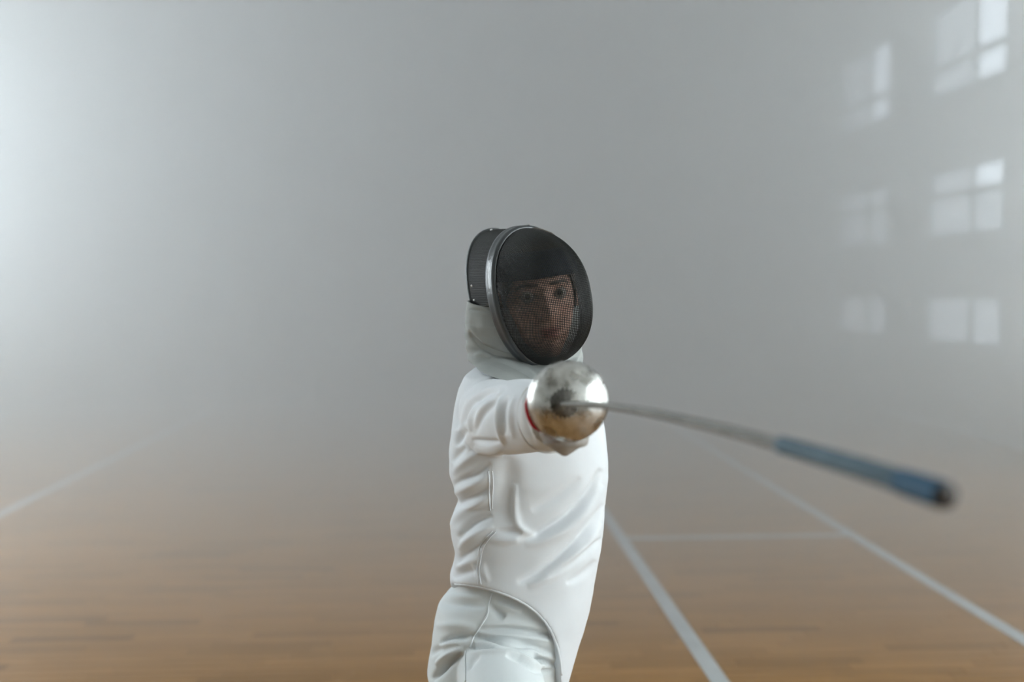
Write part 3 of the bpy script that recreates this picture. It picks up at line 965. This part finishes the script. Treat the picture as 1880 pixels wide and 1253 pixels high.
# four fingers curled round the grip, one above the other, and the thumb along its top
for k, (b, ln) in enumerate(((.026, 1.0), (.005, 1.06), (-.016, 1.0), (-.036, .84))):
    gl.tube(smooth_line([fp(.030, b, .015), fp(.034*ln, b, -.014), fp(.010, b - .002, -.030*ln), fp(-.020, b - .002, -.026*ln), fp(-.028, b - .001, -.004), fp(-.012, b, .008)], 14),
            list(np.linspace(.0125, .0105, 14)), 10)
gl.tube(smooth_line([fp(.014, .030, .040), fp(-.012, .040, .020), fp(-.012, .042, -.008), fp(-.008, .038, -.028)], 10), list(np.linspace(.015, .011, 10)), 10)
heel = []                                        # heel of the hand under the guard
for py, hw in ((765, 40), (785, 48), (800, 46), (812, 38), (822, 27), (830, 15), (837, 4)):
    c = P(1037, py, 1.738)
    heel.append([c + SIDE*(hw*.00095*ell(2*pi*k/24, 2.0)[0]) + GAX*(.026*min(1, hw/30)*ell(2*pi*k/24, 2.0)[1]) for k in range(24)])
gl.loft(heel)
me = remesh(gl, .003, 3)
ripples(me, .0012, False)
folds(me, [([(968, 715), (964, 745), (968, 780), (982, 815)], -.003, 3.5), ([(985, 705), (980, 740)], .002, 5)])
GL_BVH = BVHTree.FromPolygons([tuple(c) for c in get_co(me)], [tuple(p.vertices) for p in me.polygons])
glove = finish('glove', me, M_glove, person)
glove['label'] = 'white gauntlet glove over the cuff'
glove.data.materials.append(M_palm)
for p in glove.data.polygons:
    if p.center.y + person.location.y < 1.775: p.material_index = 1
edge = cuff[0]
MB().loft(tube_rings(list(edge) + [edge[0], edge[1]], .0022, 6), cap=False).build('cuff_hem', M_glove, glove)

# ---------------------------------------------------------------- the sword
epee = empty('epee', GC)
tag(epee, 'steel epee with round bell guard and blue wrapped tip held out by the fencer', 'epee')
m_guard, nt, b = new_mat('worn_guard_steel')
N = nt.nodes.new; L = nt.links.new
tc = N('ShaderNodeTexCoord')
b.inputs['Metallic'].default_value = 1.0
n1 = N('ShaderNodeTexNoise'); n1.inputs['Scale'].default_value = 38; n1.inputs['Detail'].default_value = 6; L(tc.outputs['Object'], n1.inputs['Vector'])
r1 = N('ShaderNodeValToRGB'); r1.color_ramp.elements[0].color = (.34, .33, .31, 1); r1.color_ramp.elements[1].color = (.66, .66, .64, 1)
r1.color_ramp.elements[0].position = .35; r1.color_ramp.elements[1].position = .62
L(n1.outputs[0], r1.inputs[0]); L(r1.outputs[0], b.inputs['Base Color'])
r2 = N('ShaderNodeMapRange'); r2.inputs['To Min'].default_value = .16; r2.inputs['To Max'].default_value = .42; L(n1.outputs[0], r2.inputs['Value']); L(r2.outputs[0], b.inputs['Roughness'])
n2 = N('ShaderNodeTexNoise'); n2.inputs['Scale'].default_value = 60; n2.inputs['Detail'].default_value = 3; L(tc.outputs['Object'], n2.inputs['Vector'])
bp_ = N('ShaderNodeBump'); bp_.inputs['Strength'].default_value = .35; bp_.inputs['Distance'].default_value = .002; L(n2.outputs[0], bp_.inputs['Height']); L(bp_.outputs[0], b.inputs['Normal'])
M_blade = mat_simple('blade_steel', (.20, .195, .18), .6, metal=.4, var=(30, .15))
M_tape = mat_simple('slate_blue_tape', (.075, .130, .170), .6, bump=(80, .2, .001), var=(35, .15))
M_blue = mat_simple('deep_blue_tape', (.008, .075, .150), .55, bump=(80, .2, .001))
M_point = mat_simple('dark_point', (.045, .040, .038), .5, metal=.5)
M_red = mat_simple('red_felt', (.45, .010, .022), .85, bump=(300, .3, .001))
M_grip = mat_simple('grip_rubber', (.03, .03, .03), .6, bump=(120, .3, .001))
M_boss = mat_simple('worn_boss', (.12, .115, .105), .5, metal=.75, bump=(90, .8, .004), var=(70, .75))
GR, GD = .0690, .036
off = (BOSS - GC); ba, bb = off.dot(SIDE), off.dot(UPV)
def bowl(r, t, lift=0.0):
    """r 0..1 from the boss to the rim"""
    h = GD * (1 - r ** 2.1) ** .62 if r < 1 else 0
    k = 1 - r
    return GC + SIDE * (GR * r * cos(t) + ba * k * .9) + UPV * (GR * r * sin(t) + bb * k * .9) + GAX * (h + lift)
g = MB(); rs = np.sin(np.linspace(.02, pi/2, 30))
outer = [[bowl(r, 2*pi*k/72) for k in range(72)] for r in rs]
lip = [[GC + SIDE*((GR + q)*cos(2*pi*k/72)) + UPV*((GR + q)*sin(2*pi*k/72)) + GAX*hh for k in range(72)] for q, hh in ((.0012, -.0006), (.0012, -.002), (-.0005, -.0026))]
inner = [[bowl(r, 2*pi*k/72, -.0022) for k in range(72)] for r in rs[::-1] * .985]
g.loft(outer + lip + inner, cap=True)
g.build('guard', m_guard, epee)
# worn boss where the blade passes through
MB().loft([[bowl(.37 + .04*sin(3*k), 2*pi*k/40, -.0004) for k in range(40)], [bowl(.35 + .03*sin(3*k), 2*pi*k/40, .0006) for k in range(40)], [bowl(.18, 2*pi*k/40, .0016) for k in range(40)], [bowl(.08, 2*pi*k/40, .004) for k in range(40)]]).build('boss', M_boss, epee)
# red pad behind the guard
pad = []
for dh, sc in ((-.006, .90), (-.0035, 1.0), (-.008, 1.03), (-.013, 1.0), (-.015, .90)):
    r = []
    for k in range(60):
        t = 2*pi*k/60; s_ = sin(t)
        R_ = (.0715 - (.009 if s_ < -.80 else .009 * max(0, (-s_ - .55) / .25) if s_ < -.55 else 0)) * sc
        if s_ > 0: R_ -= .0055 * min(1, s_ * 4) * sc
        if cos(t) < -.1: R_ -= .0045 * (0 if -.85 < s_ < -.62 else 1) * sc
        r.append(GC + SIDE*(R_*cos(t) + .0012) + UPV*(R_*s_ - .0045) + GAX*dh)
    pad.append(r)
MB().loft(pad).build('guard_pad', M_red, epee)
# grip and pommel in the fist
MB().tube(smooth_line([GC + GAX*.020, GC - GAX*.03 - UPV*.016, FC - GAX*.01, FC - GAX*.05 + UPV*.004], 12), list(np.linspace(.011, .009, 12)), 12).build('grip', M_grip, epee)
pc = FC - GAX*.052 + UPV*.004
MB().tube([pc, pc - GAX*.006, pc - GAX*.018, pc - GAX*.024], [.009, .012, .011, .005], 14).build('pommel', M_steel, epee)
BP = [(1031, 743, 1.664), (1070, 743, 1.580), (1115, 746, 1.496), (1180, 756, 1.385), (1250, 770, 1.287), (1325, 788, 1.195), (1400, 808, 1.114), (1475, 829, 1.045), (1550, 851, .982), (1612, 870, .936), (1672, 890, .896), (1722, 906, .865), (1742, 913, .853)]
bc = smooth_line([P(*p) for p in BP], 120)
tpar = np.linspace(0, len(BP) - 1, 120)
def piece(name, t0, t1, r0, r1, mat, flat=1.0, seg=12):
    m = (tpar >= t0 - .06) & (tpar <= t1 + .06); pts = [tuple(p) for p in bc[m]]
    rr_ = list(np.linspace(r0, r1, len(pts)))
    return MB().loft(tube_rings(pts, rr_, seg, flat)).build(name, mat, epee)
piece('blade', 0, 11.6, .0058, .0105, M_blade, .85)
piece('tape_wrap', 6.5, 9.7, .0100, .0116, M_tape)
piece('tip_wrap', 9.7, 11.4, .0126, .0136, M_blue)
piece('point', 11.45, 12, .0122, .0112, M_point)
